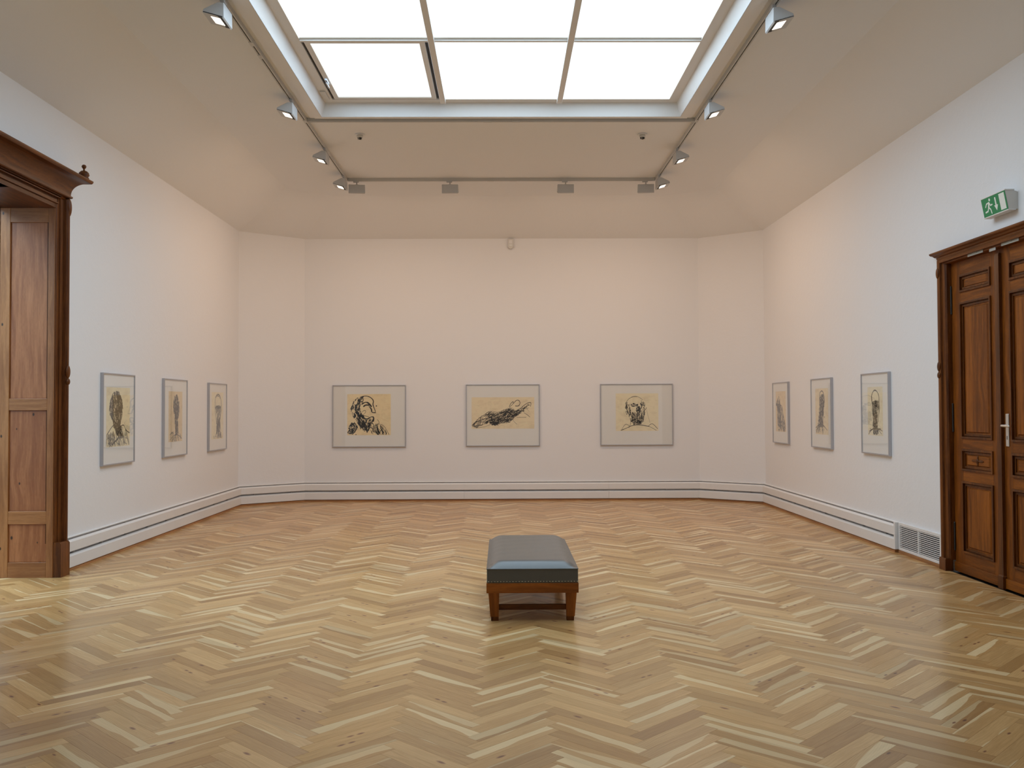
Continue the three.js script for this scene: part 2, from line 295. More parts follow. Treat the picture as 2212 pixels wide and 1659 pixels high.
// ---------------------------------------------------------------- skylight
{
  const sk = thing('window_1', 'large rectangular skylight of milky glass panes in white frames', 'skylight', [0, 0, 0], 0, S);
  const zB = -10.25, zF = zCut(rowsOfGlass) + 0.15, hw0 = 1.97, gw = GLASS_HALF, zg = GLASS_BACK, zgf = zCut(rowsOfGlass);
  const rect = (hx, a, b) => [[-hx, a], [hx, a], [hx, b], [-hx, b]];
  const ring = (o, i, y0, y1) => prismY(rect(...o), y0, y1, [rect(...i)]);
  obj('outer_moulding', [ring([hw0 + 0.145, zB - 0.09, zF + 0.09], [hw0 + 0.003, zB - 0.003, zF + 0.003], CH - 0.012, CH + 0.002), ring([hw0 + 0.085, zB - 0.06, zF + 0.06], [hw0 + 0.003, zB - 0.003, zF + 0.003], CH - 0.028, CH)], M.whitePaint, sk);
  { // splayed reveal of the well: four sloping faces
    const a = { x: hw0, y: CH - 0.028, b: zB, f: zF }, c = { x: hw0 - 0.055, y: GLASS_Y + 0.01, b: zB + 0.06, f: zF - 0.06 }, q = [];
    const face = (p0, p1, p2, p3) => q.push(...p0, ...p1, ...p2, ...p0, ...p2, ...p3);
    const P = (s, x, z) => [x, s.y, z];
    for (const [A, B] of [[a, c]]) {
      face(P(A, -A.x, A.b), P(A, A.x, A.b), P(B, B.x, B.b), P(B, -B.x, B.b)); face(P(A, A.x, A.f), P(A, -A.x, A.f), P(B, -B.x, B.f), P(B, B.x, B.f));
      face(P(A, -A.x, A.f), P(A, -A.x, A.b), P(B, -B.x, B.b), P(B, -B.x, B.f)); face(P(A, A.x, A.b), P(A, A.x, A.f), P(B, B.x, B.f), P(B, B.x, B.b));
    }
    const g = new THREE.BufferGeometry(); g.setAttribute('position', new THREE.Float32BufferAttribute(q, 3)); g.computeVertexNormals();
    const m = obj('well_lining', [g, ring([hw0 + 0.1, zB - 0.1, zF + 0.1], [hw0 + 0.001, zB - 0.001, zF + 0.001], CH + 0.2, CH + 0.24)], M.whitePaint.clone(), sk); m.material.side = THREE.DoubleSide;
  }
  obj('perimeter_frame', ring([hw0 + 0.02, zB - 0.02, zF + 0.02], [gw - 0.012, zg + 0.012, zgf - 0.012], GLASS_Y - 0.004, GLASS_Y + 0.05), M.whitePaint, sk);
  for (const x of [-MULLION, MULLION]) obj('mullion', rbx(x - 0.029, x + 0.029, GLASS_Y - 0.045, GLASS_Y + 0.03, zg - 0.01, zgf + 0.01, 0.004), M.whitePaint, sk);
  for (let r = 1; r < rowsOfGlass; r++) for (let c = 0; c < 3; c++) { const z = zCut(r); obj('glazing_bar', [rbx(xCuts[c] + 0.02, xCuts[c + 1] - 0.02, GLASS_Y - 0.028, GLASS_Y + 0.03, z - 0.017, z + 0.017, 0.003), rbx(xCuts[c] + 0.02, xCuts[c + 1] - 0.02, GLASS_Y - 0.010, GLASS_Y + 0.02, z - 0.034, z + 0.034, 0.003)], M.whitePaint, sk); }
  for (let r = 0; r < rowsOfGlass; r++) for (let c = 0; c < 3; c++) {
    const openable = r === 0 && c === 0;
    const x0 = xCuts[c], x1 = xCuts[c + 1], z0 = zCut(r), z1 = zCut(r + 1);
    if (!openable) { obj('window_pane', bx(x0 + 0.004, x1 - 0.004, GLASS_Y, GLASS_Y + 0.012, z0 + 0.004, z1 - 0.004), M.skyGlow, sk); continue; }
    // the one opening light: a sash of its own in a dark gap
    const a0 = x0 + 0.042, a1 = x1 - 0.066, b0 = z0 + 0.04, b1 = z1 - 0.04;
    obj('window_pane', bx(a0 + 0.045, a1 - 0.045, GLASS_Y, GLASS_Y + 0.012, b0 + 0.045, b1 - 0.045), M.skyGlow, sk);
    const sash = obj('sash', prismY([[a0, b0], [a1, b0], [a1, b1], [a0, b1]], GLASS_Y - 0.01, GLASS_Y + 0.03, [[[a0 + 0.05, b0 + 0.05], [a1 - 0.05, b0 + 0.05], [a1 - 0.05, b1 - 0.05], [a0 + 0.05, b1 - 0.05]]]), M.whitePaint, sk);
    obj('handle', [rbx(a0 + 0.012, a0 + 0.034, GLASS_Y - 0.03, GLASS_Y - 0.01, -9.55, -9.42, 0.004), rbx(a0 + 0.014, a0 + 0.03, GLASS_Y - 0.052, GLASS_Y - 0.036, -9.6, -9.45, 0.005)], M.alu, sash);
    obj('gap_shade_strip', prismY([[x0 + 0.002, z0 + 0.002], [x1 - 0.03, z0 + 0.002], [x1 - 0.03, z1 - 0.004], [x0 + 0.002, z1 - 0.004]], GLASS_Y + 0.014, GLASS_Y + 0.03, [[[a0 + 0.03, b0 + 0.03], [a1 - 0.03, b0 + 0.03], [a1 - 0.03, b1 - 0.03], [a0 + 0.03, b1 - 0.03]]]), M.bezel, sk);  // near-black strip put in as the shade of the gap round the sash
  }
  obj('vent_box', rbx(-gw - 0.07, -gw - 0.015, GLASS_Y - 0.02, GLASS_Y, -10.07, -9.8, 0.003), M.plastic, sk);
  obj('roof_cover', bx(-2.2, 2.2, GLASS_Y + 0.06, GLASS_Y + 0.12, zB - 0.2, zF + 0.2), M.ceiling, sk);
}

// ---------------------------------------------------------------- lighting tracks
const TX = 2.175, TY = 4.68;
function track(label, from, to, joints) {     // U channel with a dark conductor slot underneath
  const dx = to[0] - from[0], dz = to[1] - from[1], len = Math.hypot(dx, dz), turn = Math.atan2(-dz, dx);
  const t = thing('light_track', label, 'light track', [from[0], TY, from[1]], turn, { group: 'lighting tracks under the ceiling' });
  obj('rail', runX([[-0.018, 0], [-0.006, 0], [-0.006, 0.018], [0.006, 0.018], [0.006, 0], [0.018, 0], [0.018, 0.0395], [-0.018, 0.0395]], len), M.track, t);
  obj('conductor_strip', bx(0.002, len - 0.002, 0.012, 0.018, -0.006, 0.006), M.groove, t);
  for (const j of joints) obj('joint_cover', rbx(j - 0.045, j + 0.045, -0.004, 0.03, -0.0195, 0.0195, 0.002), M.track, t);
  for (let x = 0.6; x < len - 0.3; x += 1.4) obj('fixing_clip', rbx(x - 0.012, x + 0.012, 0.03, 0.0398, -0.021, 0.021, 0.002), M.track, t);
  return t;
}
const trackEnd = zCut(rowsOfGlass) + 0.3;
track('white lighting track running beside the left edge of the skylight', [-TX, trackEnd], [-TX, -13.15], [trackEnd + 8.15, trackEnd + 8.45, trackEnd + 10.37]);
track('white lighting track running beside the right edge of the skylight', [TX, trackEnd], [TX, -13.15], [trackEnd + 10.37]);
track('short cross track along the far edge of the skylight', [-TX + 0.02, -10.39], [TX - 0.02, -10.39], [2.0, 2.32]);
track('cross track over the far wall carrying four back-view spotlights', [-TX + 0.02, -13.13], [TX - 0.02, -13.13], [2.0, 2.32]);
track('cross track along the near edge of the skylight', [-TX + 0.02, trackEnd], [TX - 0.02, trackEnd], []);

function lampBody() {
  const g = new THREE.Group(), L = 0.228, h = L / 2;
  // cross-section: local +x towards the wall, y down from the track; swept along local z
  const prof = [[-0.040, -0.060], [0.006, -0.056], [0.112, -0.108], [0.117, -0.130], [-0.028, -0.166], [-0.036, -0.178], [-0.042, -0.172]];
  const s = new THREE.Shape(prof.map(([x, y]) => new THREE.Vector2(x, y)));
  const e = new THREE.ExtrudeGeometry(s, { depth: L - 0.012, bevelEnabled: true, bevelThickness: 0.006, bevelSize: 0.003, bevelSegments: 2 }); e.translate(0, 0, -h + 0.006);
  obj('housing', e, M.lampGrey, g);
  // opening lies along the lower edge from (-0.036,-0.166) to (0.116,-0.124)
  const tilt = Math.atan2(0.042, 0.152), face = new THREE.Group(); face.name = 'front';
  const put = (geo) => { geo.rotateZ(tilt); geo.translate(0.040, -0.145, 0); return geo; };
  obj('bezel', put(bx(-0.078, 0.078, -0.006, 0.001, -h, h)), M.bezel, g);
  obj('lamp_glass', put(rbx(-0.046, 0.048, -0.0078, -0.004, -h + 0.044, h - 0.044, 0.003)), M.lampGlow, g);
  obj('stem', [new THREE.CylinderGeometry(0.0085, 0.0085, 0.05, 14).translate(-0.012, -0.045, 0), bx(-0.012 - 0.009, -0.012 + 0.009, -0.062, -0.05, -0.02, 0.02)], M.lampGrey, g);
  obj('adapter', [rbx(-0.026, 0.006, -0.022, 0.004, -0.05, 0.028, 0.004)], M.lampGrey, g);
  return g;
}
const lampProto = lampBody();
function lamp(label, x, z, turn, group, skew = 0, dim = 1) {
  const g = lampProto.clone(); g.name = numbered('track_spotlight'); g.position.set(x, TY, z); g.rotation.y = turn + skew; scene.add(g); tag(g, label, 'spotlight', { group });
  g.updateMatrixWorld(true);
  const l = new THREE.RectAreaLight(HALOGEN, LAMP_POWER * dim, 0.086, 0.132); l.name = 'spotlight_beam';
  l.position.copy(new THREE.Vector3(0.0425, -0.1542, 0).applyMatrix4(g.matrixWorld)); l.lookAt(new THREE.Vector3(0.0425 + 0.2664, -0.1542 - 0.9639, 0).applyMatrix4(g.matrixWorld)); scene.add(l);
}
const DIM = [0.16, 0.2, 1, 1];      // the two lamps nearest the viewer are dimmed
const ord = ['nearest', 'second', 'third', 'farthest'];
[-7.29, -9.66, -11.47, -12.84].forEach((z, i) => lamp(`white track spotlight facing left wall, ${ord[i]} on the left track`, -TX, z, Math.PI, 'spotlights on the left track', 0, DIM[i]));
[-7.37, -9.66, -11.49, -12.82].forEach((z, i) => lamp(`white track spotlight facing right wall, ${ord[i]} on the right track`, TX, z, 0, 'spotlights on the right track', 0, DIM[i]));
const pl = ['leftmost', 'second from left', 'third from left', 'rightmost'];
[-2.03, -0.722, 0.9, 2.03].forEach((x, i) => lamp(`track spotlight seen from behind over the far wall, ${pl[i]} on the cross track`, x, -13.13, Math.PI / 2, 'spotlights over the far wall', [0.12, 0, 0, -0.1][i]));

// ---------------------------------------------------------------- ceiling detectors and wall sensor
for (const s of [-1, 1]) {
  const d = thing('ceiling_detector', s < 0 ? 'small round ceiling detector left of centre beyond the skylight' : 'small round ceiling detector right of centre beyond the skylight', 'detector', [s * 1.665, CH, -11.0], 0, { group: 'ceiling detectors beyond the skylight' });
  obj('base_plate', new THREE.CylinderGeometry(0.055, 0.06, 0.012, 32).translate(0, -0.006, 0), M.ceiling, d);
  obj('body', new THREE.LatheGeometry([[0, -0.012], [0.034, -0.012], [0.036, -0.03], [0.03, -0.042], [0, -0.042]].map(([x, y]) => new THREE.Vector2(x, y)).reverse(), 28), M.plastic, d);
  obj('sensor_head', new THREE.LatheGeometry([[0, -0.042], [0.027, -0.042], [0.024, -0.056], [0.012, -0.062], [0, -0.062]].map(([x, y]) => new THREE.Vector2(x, y)).reverse(), 24), M.bezel, d);
  for (let k = 0; k < 4; k++) { const a = k * Math.PI / 2 + 0.4; obj('cage_bar', new THREE.CylinderGeometry(0.003, 0.003, 0.024, 6).translate(Math.cos(a) * 0.027, -0.052, Math.sin(a) * 0.027), M.plastic, d); }
}
{
  const d = thing('motion_sensor', 'small white motion sensor high on the far wall', 'sensor', [0.144, 4.148, WB]);
  const s = new THREE.Shape(); s.moveTo(-0.035, 0.075); s.lineTo(0.035, 0.075); s.lineTo(0.04, -0.03); s.absarc(0, -0.035, 0.04, 0, -Math.PI, true); s.lineTo(-0.035, 0.075);
  obj('housing', new THREE.ExtrudeGeometry(s, { depth: 0.04, bevelEnabled: true, bevelThickness: 0.008, bevelSize: 0.006, bevelSegments: 3, curveSegments: 16 }), M.plastic, d);
  obj('lens', rbx(-0.026, 0.026, -0.045, -0.008, 0.042, 0.056, 0.008, 3), M.mat, d);
  obj('cover_window', rbx(-0.024, 0.024, 0.0, 0.06, 0.044, 0.052, 0.003), M.whitePaint, d);
}

// ---------------------------------------------------------------- white heating baseboards
const BBH = 0.035;
const SH = 0.0025;      // sheet thickness: the panels are hollow, open above each bevelled top
const panelProfile = (y0, face, bev) => [[0.055 - SH, y0], [0.055, y0], [0.055, y0 + face], [0.031, y0 + face + bev], [0.029, y0 + face + bev - 0.002], [0.055 - SH, y0 + face - 0.0015]];
function baseboard(name, label, A, B, joints, ends = [false, false]) {
  const dx = B[0] - A[0], dz = B[1] - A[1], len = Math.hypot(dx, dz);
  const t = thing(name, label, 'baseboard', [A[0], 0, A[1]], Math.atan2(-dz, dx), S);
  obj('bottom_tray', runX([[0, BBH - 0.003], [0.054, BBH - 0.003], [0.054, BBH], [0, BBH]], len), M.whitePaint, t);
  for (let x = 0.25; x < len; x += 0.62) obj('bracket', bx(x - 0.002, x + 0.002, BBH, 0.285, 0, 0.029), M.whitePaint, t);
  obj('top_lip', runX([[0, 0.300], [0.024, 0.300], [0.024, 0.306], [0, 0.312]], len), M.whitePaint, t);
  const cuts = [0, ...joints, len];
  for (let i = 0; i + 1 < cuts.length; i++) {
    const a = cuts[i] + (i ? 0.0012 : 0), w = cuts[i + 1] - (i + 2 < cuts.length ? 0.0012 : 0) - a;
    obj('lower_panel', runX(panelProfile(BBH, 0.100, 0.02), w).translate(a, 0, 0), M.whitePaint, t);
    obj('upper_panel', runX(panelProfile(0.180, 0.088, 0.018), w).translate(a, 0, 0), M.whitePaint, t);
  }
  ends.forEach((e, i) => { if (e) obj('end_cap', rbx(i ? len : -0.03, i ? len + 0.03 : 0, BBH, 0.312, 0, 0.058, 0.003), M.whitePaint, t); });
  obj('floor_strip', grain(runX([[0, 0], [0.05, 0], [0.048, 0.018], [0.036, 0.028], [0, 0.03]], len), 0), M.stripWood, t);
}
baseboard('baseboard_left', 'white two-tier heating baseboard along the left wall', [-WX, -8.66], [-WX, WC], [2.9], [true, false]);
baseboard('baseboard_corner_left', 'white heating baseboard across the canted left corner', [-WX, WC], [-CX, WB], []);
baseboard('baseboard_back', 'white two-tier heating baseboard along the far wall', [-CX, WB], [CX, WB], [2.57, 4.9]);
baseboard('baseboard_corner_right', 'white heating baseboard across the canted right corner', [CX, WB], [WX, WC], []);
baseboard('baseboard_right', 'white two-tier heating baseboard along the right wall', [WX, WC], [WX, -9.62], [2.4], [false, true]);

// ---------------------------------------------------------------- vent grille beside the right door
{
  const len = 0.93, t = thing('vent_grille', 'white slatted vent grille low on the wall beside the brown double door', 'vent', [WX, 0, -9.575], -Math.PI / 2);
  // local x runs towards the viewer (+z), local z points into the room (-x)
  obj('duct', [bx(0.016, 0.904, 0.06, 0.288, -TH - 0.26, -TH - 0.25), bx(0.016, 0.904, 0.0585, 0.0605, -TH - 0.25, 0.004), bx(0.016, 0.904, 0.2875, 0.2895, -TH - 0.25, 0.004), bx(0.0155, 0.0175, 0.06, 0.288, -TH - 0.25, 0.004), bx(0.9025, 0.9045, 0.06, 0.288, -TH - 0.25, 0.004)], M.duct, t);
  obj('frame', [rbx(0, len, 0.285, 0.312, 0, 0.026, 0.002), rbx(0, len, 0.035, 0.062, 0, 0.026, 0.002), rbx(0, 0.022, 0.06, 0.288, 0, 0.026, 0.002), rbx(len - 0.03, len, 0.06, 0.288, 0, 0.026, 0.002)], M.whitePaint, t);
  obj('mullion', rbx(0.44, 0.456, 0.06, 0.288, 0.004, 0.026, 0.002), M.whitePaint, t);
  for (const [a, b] of [[0.022, 0.44], [0.456, len - 0.03]]) for (let k = 0; k < 12; k++) {
    const g = new THREE.BoxGeometry(b - a, 0.0075, 0.007); g.translate((a + b) / 2, 0.0735 + k * 0.0185, 0.019); obj('slat', g, M.whitePaint, t);
  }
  obj('floor_strip', grain(runX([[0, 0], [0.03, 0], [0.028, 0.026], [0.02, 0.034], [0, 0.035]], len), 0), M.stripWood, t);
}

// ---------------------------------------------------------------- left doorway
{
  const d = thing('door_1', 'tall open doorway with carved brown wood casing and panelled jamb', 'doorway', [0, 0, 0], 0, S);
  const { z0, z1, h } = LD, xw = -WX;
  // casing uprights: stepped section, extruded vertically
  const post = (zi, s) => [[xw - 0.02, zi], [xw + 0.055, zi], [xw + 0.06, zi + s * 0.008], [xw + 0.06, zi + s * 0.045], [xw + 0.072, zi + s * 0.05], [xw + 0.072, zi + s * 0.058], [xw + 0.062, zi + s * 0.062], [xw + 0.072, zi + s * 0.098], [xw + 0.098, zi + s * 0.106], [xw + 0.112, zi + s * 0.115], [xw + 0.118, zi + s * 0.13], [xw + 0.112, zi + s * 0.148], [xw + 0.07, zi + s * 0.16], [xw - 0.0, zi + s * 0.165], [xw - 0.0, zi + s * 0.04]];
  for (const [zi, s] of [[z0, -1], [z1, 1]]) {
    const p = post(zi, s); const c = obj('casing_post', grain(prismY(s < 0 ? p.slice().reverse() : p, 0.3, h + 0.1), 1), M.casingWood, d);
    obj('plinth_block', grain(ringLoft([[xw, xw + 0.122, Math.min(zi, zi + s * 0.17), Math.max(zi, zi + s * 0.17), 0], [xw, xw + 0.122, Math.min(zi, zi + s * 0.17), Math.max(zi, zi + s * 0.17), 0.29], [xw, xw + 0.112, Math.min(zi, zi + s * 0.162), Math.max(zi, zi + s * 0.162), 0.31]]), 1), M.casingWood, c);
    const zc = zi + s * 0.13;
    obj('carved_boss', grain(new THREE.SphereGeometry(1, 18, 14).scale(0.016, 0.06, 0.035).translate(xw + 0.112, 1.84, zc), 1), M.casingWood, c);
    obj('carved_boss', grain(new THREE.SphereGeometry(1, 18, 14).scale(0.014, 0.03, 0.03).translate(xw + 0.114, 1.75, zc), 1), M.casingWood, c);
    obj('bracket', grain(new THREE.SphereGeometry(1, 18, 14).scale(0.03, 0.09, 0.03).translate(xw + 0.1, h + 0.03, zi + s * 0.14), 1), M.casingWood, c);
  }
  // head: architrave with the same steps, frieze, cornice
  const zl = z0 - 0.165, zr = z1 + 0.165;
  obj('architrave', grain([[h, 0.058], [h + 0.04, 0.07], [h + 0.052, 0.06], [h + 0.09, 0.085], [h + 0.105, 0.098]].reduce((acc, [y, o], i, A) => { const y1 = i + 1 < A.length ? A[i + 1][0] : h + 0.125; acc.push(bx(xw - 0.02, xw + o, y, y1, z0 - 0.02, z1 + 0.02)); return acc; }, []).map((g) => plain(g)).reduce((a, b) => mergeGeometries([a, b])), 2), M.casingWood, d);
  obj('frieze', grain(bx(xw, xw + 0.085, h + 0.1, h + 0.24, zl + 0.02, zr - 0.02), 2), M.doorWood, d);
  const cav = []; const NC = 14; cav.push([xw, xw + 0.118, zl + 0.002, zr - 0.002, h + 0.115], [xw, xw + 0.125, zl - 0.008, zr + 0.008, h + 0.122], [xw, xw + 0.125, zl - 0.008, zr + 0.008, h + 0.135], [xw, xw + 0.112, zl + 0.004, zr - 0.004, h + 0.14]);
  for (let i = 0; i <= NC; i++) { const a = i / NC * Math.PI / 2, o = 0.13 * (1 - Math.cos(a)), y = h + 0.145 + 0.135 * Math.sin(a); cav.push([xw, xw + 0.112 + o, zl + 0.004 - o, zr - 0.004 + o, y]); }
  const oEnd = 0.13; cav.push([xw, xw + 0.118 + oEnd, zl - oEnd - 0.004, zr + oEnd + 0.004, h + 0.285], [xw, xw + 0.124 + oEnd, zl - oEnd - 0.012, zr + oEnd + 0.012, h + 0.298], [xw, xw + 0.124 + oEnd, zl - oEnd - 0.012, zr + oEnd + 0.012, h + 0.31], [xw, xw + 0.10 + oEnd, zl - oEnd + 0.01, zr + oEnd - 0.01, h + 0.318]);
  const corn = obj('cornice', grain(ringLoft(cav, 0.5), 2), M.casingWood, d);
  for (const [z, s] of [[zl - oEnd + 0.045, -1], [zr + oEnd - 0.045, 1]]) {
    const prof = [[0.0, 0], [0.036, 0], [0.038, 0.012], [0.03, 0.018], [0.04, 0.034], [0.036, 0.052], [0.022, 0.066], [0.008, 0.07], [0.006, 0.082], [0.013, 0.09], [0.018, 0.101], [0.013, 0.113], [0, 0.118]].map(([x, y]) => new THREE.Vector2(x, y));
    obj('finial', [grain(new THREE.LatheGeometry(prof, 24).scale(1.2, 1.2, 1.2), 1).translate(xw + 0.19, h + 0.315, z), grain(new THREE.ConeGeometry(0.014, 0.05, 10).rotateX(s * 0.9), 1).translate(xw + 0.2, h + 0.335, z + s * 0.045)], M.casingWood, corn);
  }
  // panelled lining of the reveal, far side (faces the viewer) and near side, and the soffit
  const xo = -4.50;
  for (const [z, s] of [[z0, 1], [z1, -1]]) {
    const zb = z - s * 0.05, f = (t) => z + s * t;
    const L = obj('jamb_lining', [grain(bx(xw + 0.045, xo, 0, h + 0.02, zb, f(-0.012)), 1)], M.jambWood, d);
    const stile = (x0, x1) => obj('stile', grain(rbx(x0, x1, 0, h, f(-0.02), f(0.006), 0.003), 1), M.jambRail, L);
    stile(xw + 0.05, xw + 0.002 - 0.012); stile(-4.41, xo);
    for (const [a, b] of [[0, 0.135], [0.475, 0.59], [1.49, 1.595], [3.18, h]]) obj('rail', grain(rbx(-4.41, xw - 0.01, a, b, f(-0.02), f(0.004), 0.003), 0), M.jambRail, L);
    for (const [a, b] of [[0.135, 0.475], [0.59, 1.49], [1.595, 3.18]]) {
      obj('panel', grain(rbx(-4.405, xw - 0.015, a + 0.004, b - 0.004, f(-0.03), f(-0.010), 0.002), 1), M.jambWood, L);
    }
  }
  obj('soffit_lining', grain(bx(xw + 0.05, xo, h, h + 0.03, z0, z1), 2), M.casingWood, d);
  obj('outer_casing', [grain(bx(xo - 0.03, xo, 0, h + 0.12, z0 - 0.12, z0 + 0.01), 1), grain(bx(xo - 0.03, xo, 0, h + 0.12, z1 - 0.01, z1 + 0.12), 1), grain(bx(xo - 0.03, xo, h, h + 0.12, z0, z1), 2)], M.casingWood, d);
  obj('reveal_packing', [bx(xo, -WX - TH, 0, h + 0.1, z0 - 0.1, z0 - 0.05), bx(xo, -WX - TH, 0, h + 0.1, z1 + 0.05, z1 + 0.1), bx(xo, -WX - TH, h + 0.03, h + 0.1, z0, z1)], M.wall, d);
}

// ---------------------------------------------------------------- right double door
{
  const d = thing('door_2', 'closed brown panelled double door with moulded casing', 'double door', [0, 0, 0], 0, S);
  const { z0, z1, h } = RD, xw = WX, xf = 4.11, zm = -7.685;
  const post = (zi, s) => [[xw + 0.06, zi], [xw + 0.01, zi], [xw - 0.004, zi + s * 0.012], [xw - 0.012, zi + s * 0.03], [xw - 0.012, zi + s * 0.05], [xw - 0.03, zi + s * 0.056], [xw - 0.036, zi + s * 0.072], [xw - 0.036, zi + s * 0.096], [xw - 0.02, zi + s * 0.112], [xw + 0.01, zi + s * 0.118], [xw + 0.01, zi + s * 0.02]];
  for (const [zi, s] of [[z0, -1], [z1, 1]]) {
    const p = post(zi, s); const c = obj('casing_post', grain(prismY(s > 0 ? p.slice().reverse() : p, 0.1, h - 0.01), 1), M.casingWood, d);
    const a = Math.min(zi, zi + s * 0.122), b = Math.max(zi, zi + s * 0.122);
    obj('plinth_block', grain(ringLoft([[xw - 0.042, xw + 0.03, a, b, 0], [xw - 0.042, xw + 0.03, a, b, 0.10], [xw - 0.036, xw + 0.03, a + 0.004, b - 0.004, 0.112]]), 1), M.casingWood, c);
    for (const [y, r] of [[1.86, 0.045], [1.78, 0.03], [2.72, 0.05]]) obj('carved_boss', grain(new THREE.SphereGeometry(1, 16, 12).scale(0.012, r, 0.026).translate(xw - 0.036, y, zi + s * 0.084), 1), M.casingWood, c);
  }
  obj('door_head', grain(bx(xw - 0.006, xw + 0.09, 2.797, h + 0.02, z0 - 0.02, z1 + 0.02), 2), M.doorWood, d);
  const zl = z0 - 0.118, zr = z1 + 0.118, prof = [[0.02, 2.845], [0.026, 2.855], [0.026, 2.866], [0.04, 2.872], [0.05, 2.884], [0.066, 2.892], [0.072, 2.9], [0.072, 2.912], [0.05, 2.918]];
  obj('cornice', grain(ringLoft(prof.map(([o, y]) => [xw - o, xw + 0.02, zl - o + 0.02, zr + o - 0.02, y]), 0.4), 2), M.casingWood, d);
  obj('head_moulding', grain(ringLoft([[xw - 0.03, xw + 0.02, z0 - 0.1, z1 + 0.1, 2.812], [xw - 0.034, xw + 0.02, z0 - 0.1, z1 + 0.1, 2.826], [xw - 0.022, xw + 0.02, z0 - 0.1, z1 + 0.1, 2.848]]), 2), M.casingWood, d);
  const rows = [[0.20, 0.82], [0.93, 1.107], [1.215, 2.415], [2.52, 2.66]];
  const leaf = (a, b, pa, pb, label) => {
    const L = obj('door_leaf', grain(bx(xf + 0.012, xf + 0.05, 0.006, 2.795, a, b), 1), M.doorWood, d); L.userData.label = label;
    for (const [s0, s1] of [[a, pa], [pb, b]]) obj('stile', grain(rbx(xf, xf + 0.02, 0.085, 2.795, s0 + 0.001, s1, 0.002), 1), M.doorWood, L);
    const ys = [0.085, ...rows.flat(), 2.795];
    for (let i = 0; i < ys.length; i += 2) obj('rail', grain(rbx(xf + 0.0004, xf + 0.02, ys[i], ys[i + 1], pa, pb, 0.002), 2), M.doorWood, L);
    obj('kick_rail', grain(rbx(xf - 0.012, xf + 0.02, 0.006, 0.088, a, b, 0.004), 2), M.doorWood, L);
    rows.forEach(([y0, y1], i) => {
      const fr = (m, t0, t1) => { const s = new THREE.Shape([[pa + m, y0 + m], [pb - m, y0 + m], [pb - m, y1 - m], [pa + m, y1 - m]].map(([z, y]) => new THREE.Vector2(-z, y))); const w = 0.016; s.holes.push(new THREE.Path([[pa + m + w, y0 + m + w], [pb - m - w, y0 + m + w], [pb - m - w, y1 - m - w], [pa + m + w, y1 - m - w]].map(([z, y]) => new THREE.Vector2(-z, y)))); const g = new THREE.ExtrudeGeometry(s, { depth: t1 - t0, bevelEnabled: true, bevelSize: 0.003, bevelThickness: 0.003, bevelSegments: 2 }); g.rotateY(Math.PI / 2); g.translate(t0, 0, 0); return g; };
      obj('moulding', grain(fr(-0.006, xf - 0.010, xf + 0.008), 1), M.casingWood, L);
      obj('moulding', grain(fr(0.018, xf + 0.006, xf + 0.014), 1), M.casingWood, L);
      const m = 0.075, my = Math.min(0.055, (y1 - y0) * 0.28), p = grain(ringLoftX([[y0 + 0.03, y1 - 0.03, pa + 0.03, pb - 0.03, xf + 0.014], [y0 + my - 0.008, y1 - my + 0.008, pa + m - 0.012, pb - m + 0.012, xf + 0.012], [y0 + my, y1 - my, pa + m, pb - m, xf + 0.002]]), i === 1 || i === 3 ? 2 : 1);
      const P = obj('panel', p, M.doorWood, L);
    });
    // carved rosette on the small middle panel
    const rc = (pa + pb) / 2, ry = 1.018; const ros = [new THREE.SphereGeometry(1, 14, 10).scale(0.012, 0.022, 0.022).translate(xf - 0.002, ry, rc)];
    for (let k = 0; k < 4; k++) { const ang = k * Math.PI / 2; ros.push(new THREE.SphereGeometry(1, 12, 8).scale(0.008, k % 2 ? 0.022 : 0.012, k % 2 ? 0.012 : 0.05).translate(xf, ry + Math.sin(ang) * 0.026, rc + Math.cos(ang) * 0.055)); }
    obj('rosette', ros.map((g) => grain(g, 1)), M.casingWood, L);
    return L;
  };
  const L1 = leaf(z0 + 0.004, zm - 0.001, -8.36, -7.845, 'left leaf with dark hinges'), L2 = leaf(zm + 0.001, z1 - 0.004, -7.535, -7.02, 'right leaf with the lever handle');
  obj('astragal', grain(ringLoft([[xf - 0.034, xf + 0.004, zm - 0.052, zm + 0.03, 0.0], [xf - 0.034, xf + 0.004, zm - 0.052, zm + 0.03, 0.1], [xf - 0.026, xf + 0.004, zm - 0.044, zm + 0.022, 0.11], [xf - 0.026, xf + 0.004, zm - 0.044, zm + 0.022, 2.74], [xf - 0.02, xf + 0.004, zm - 0.038, zm + 0.016, 2.755]]), 1), M.casingWood, d);
  for (const [a, b] of [[2.337, 2.582], [1.265, 1.513], [0.195, 0.438]]) obj('hinge', [new THREE.CylinderGeometry(0.008, 0.008, b - a, 10).translate(xf - 0.008, (a + b) / 2, z0 + 0.012), new THREE.SphereGeometry(0.009, 8, 6).translate(xf - 0.008, b, z0 + 0.012), new THREE.SphereGeometry(0.009, 8, 6).translate(xf - 0.008, a, z0 + 0.012)], M.iron, L1);
  const hd = obj('door_handle', rbx(xf - 0.010, xf + 0.002, 1.165, 1.432, -7.625, -7.58, 0.005, 3), M.steel, d);
  { const lever = new THREE.TubeGeometry(new THREE.CatmullRomCurve3([[xf - 0.008, 1.335, -7.602], [xf - 0.045, 1.335, -7.602], [xf - 0.062, 1.335, -7.585], [xf - 0.064, 1.334, -7.53], [xf - 0.062, 1.332, -7.475]].map((v) => new THREE.Vector3(...v))), 30, 0.0105, 12);
    obj('lever', [lever, new THREE.SphereGeometry(0.0105, 12, 8).translate(xf - 0.062, 1.332, -7.475)], M.steel, hd);
    obj('keyhole', bx(xf - 0.0108, xf - 0.0098, 1.222, 1.252, -7.607, -7.598), M.iron, hd); }
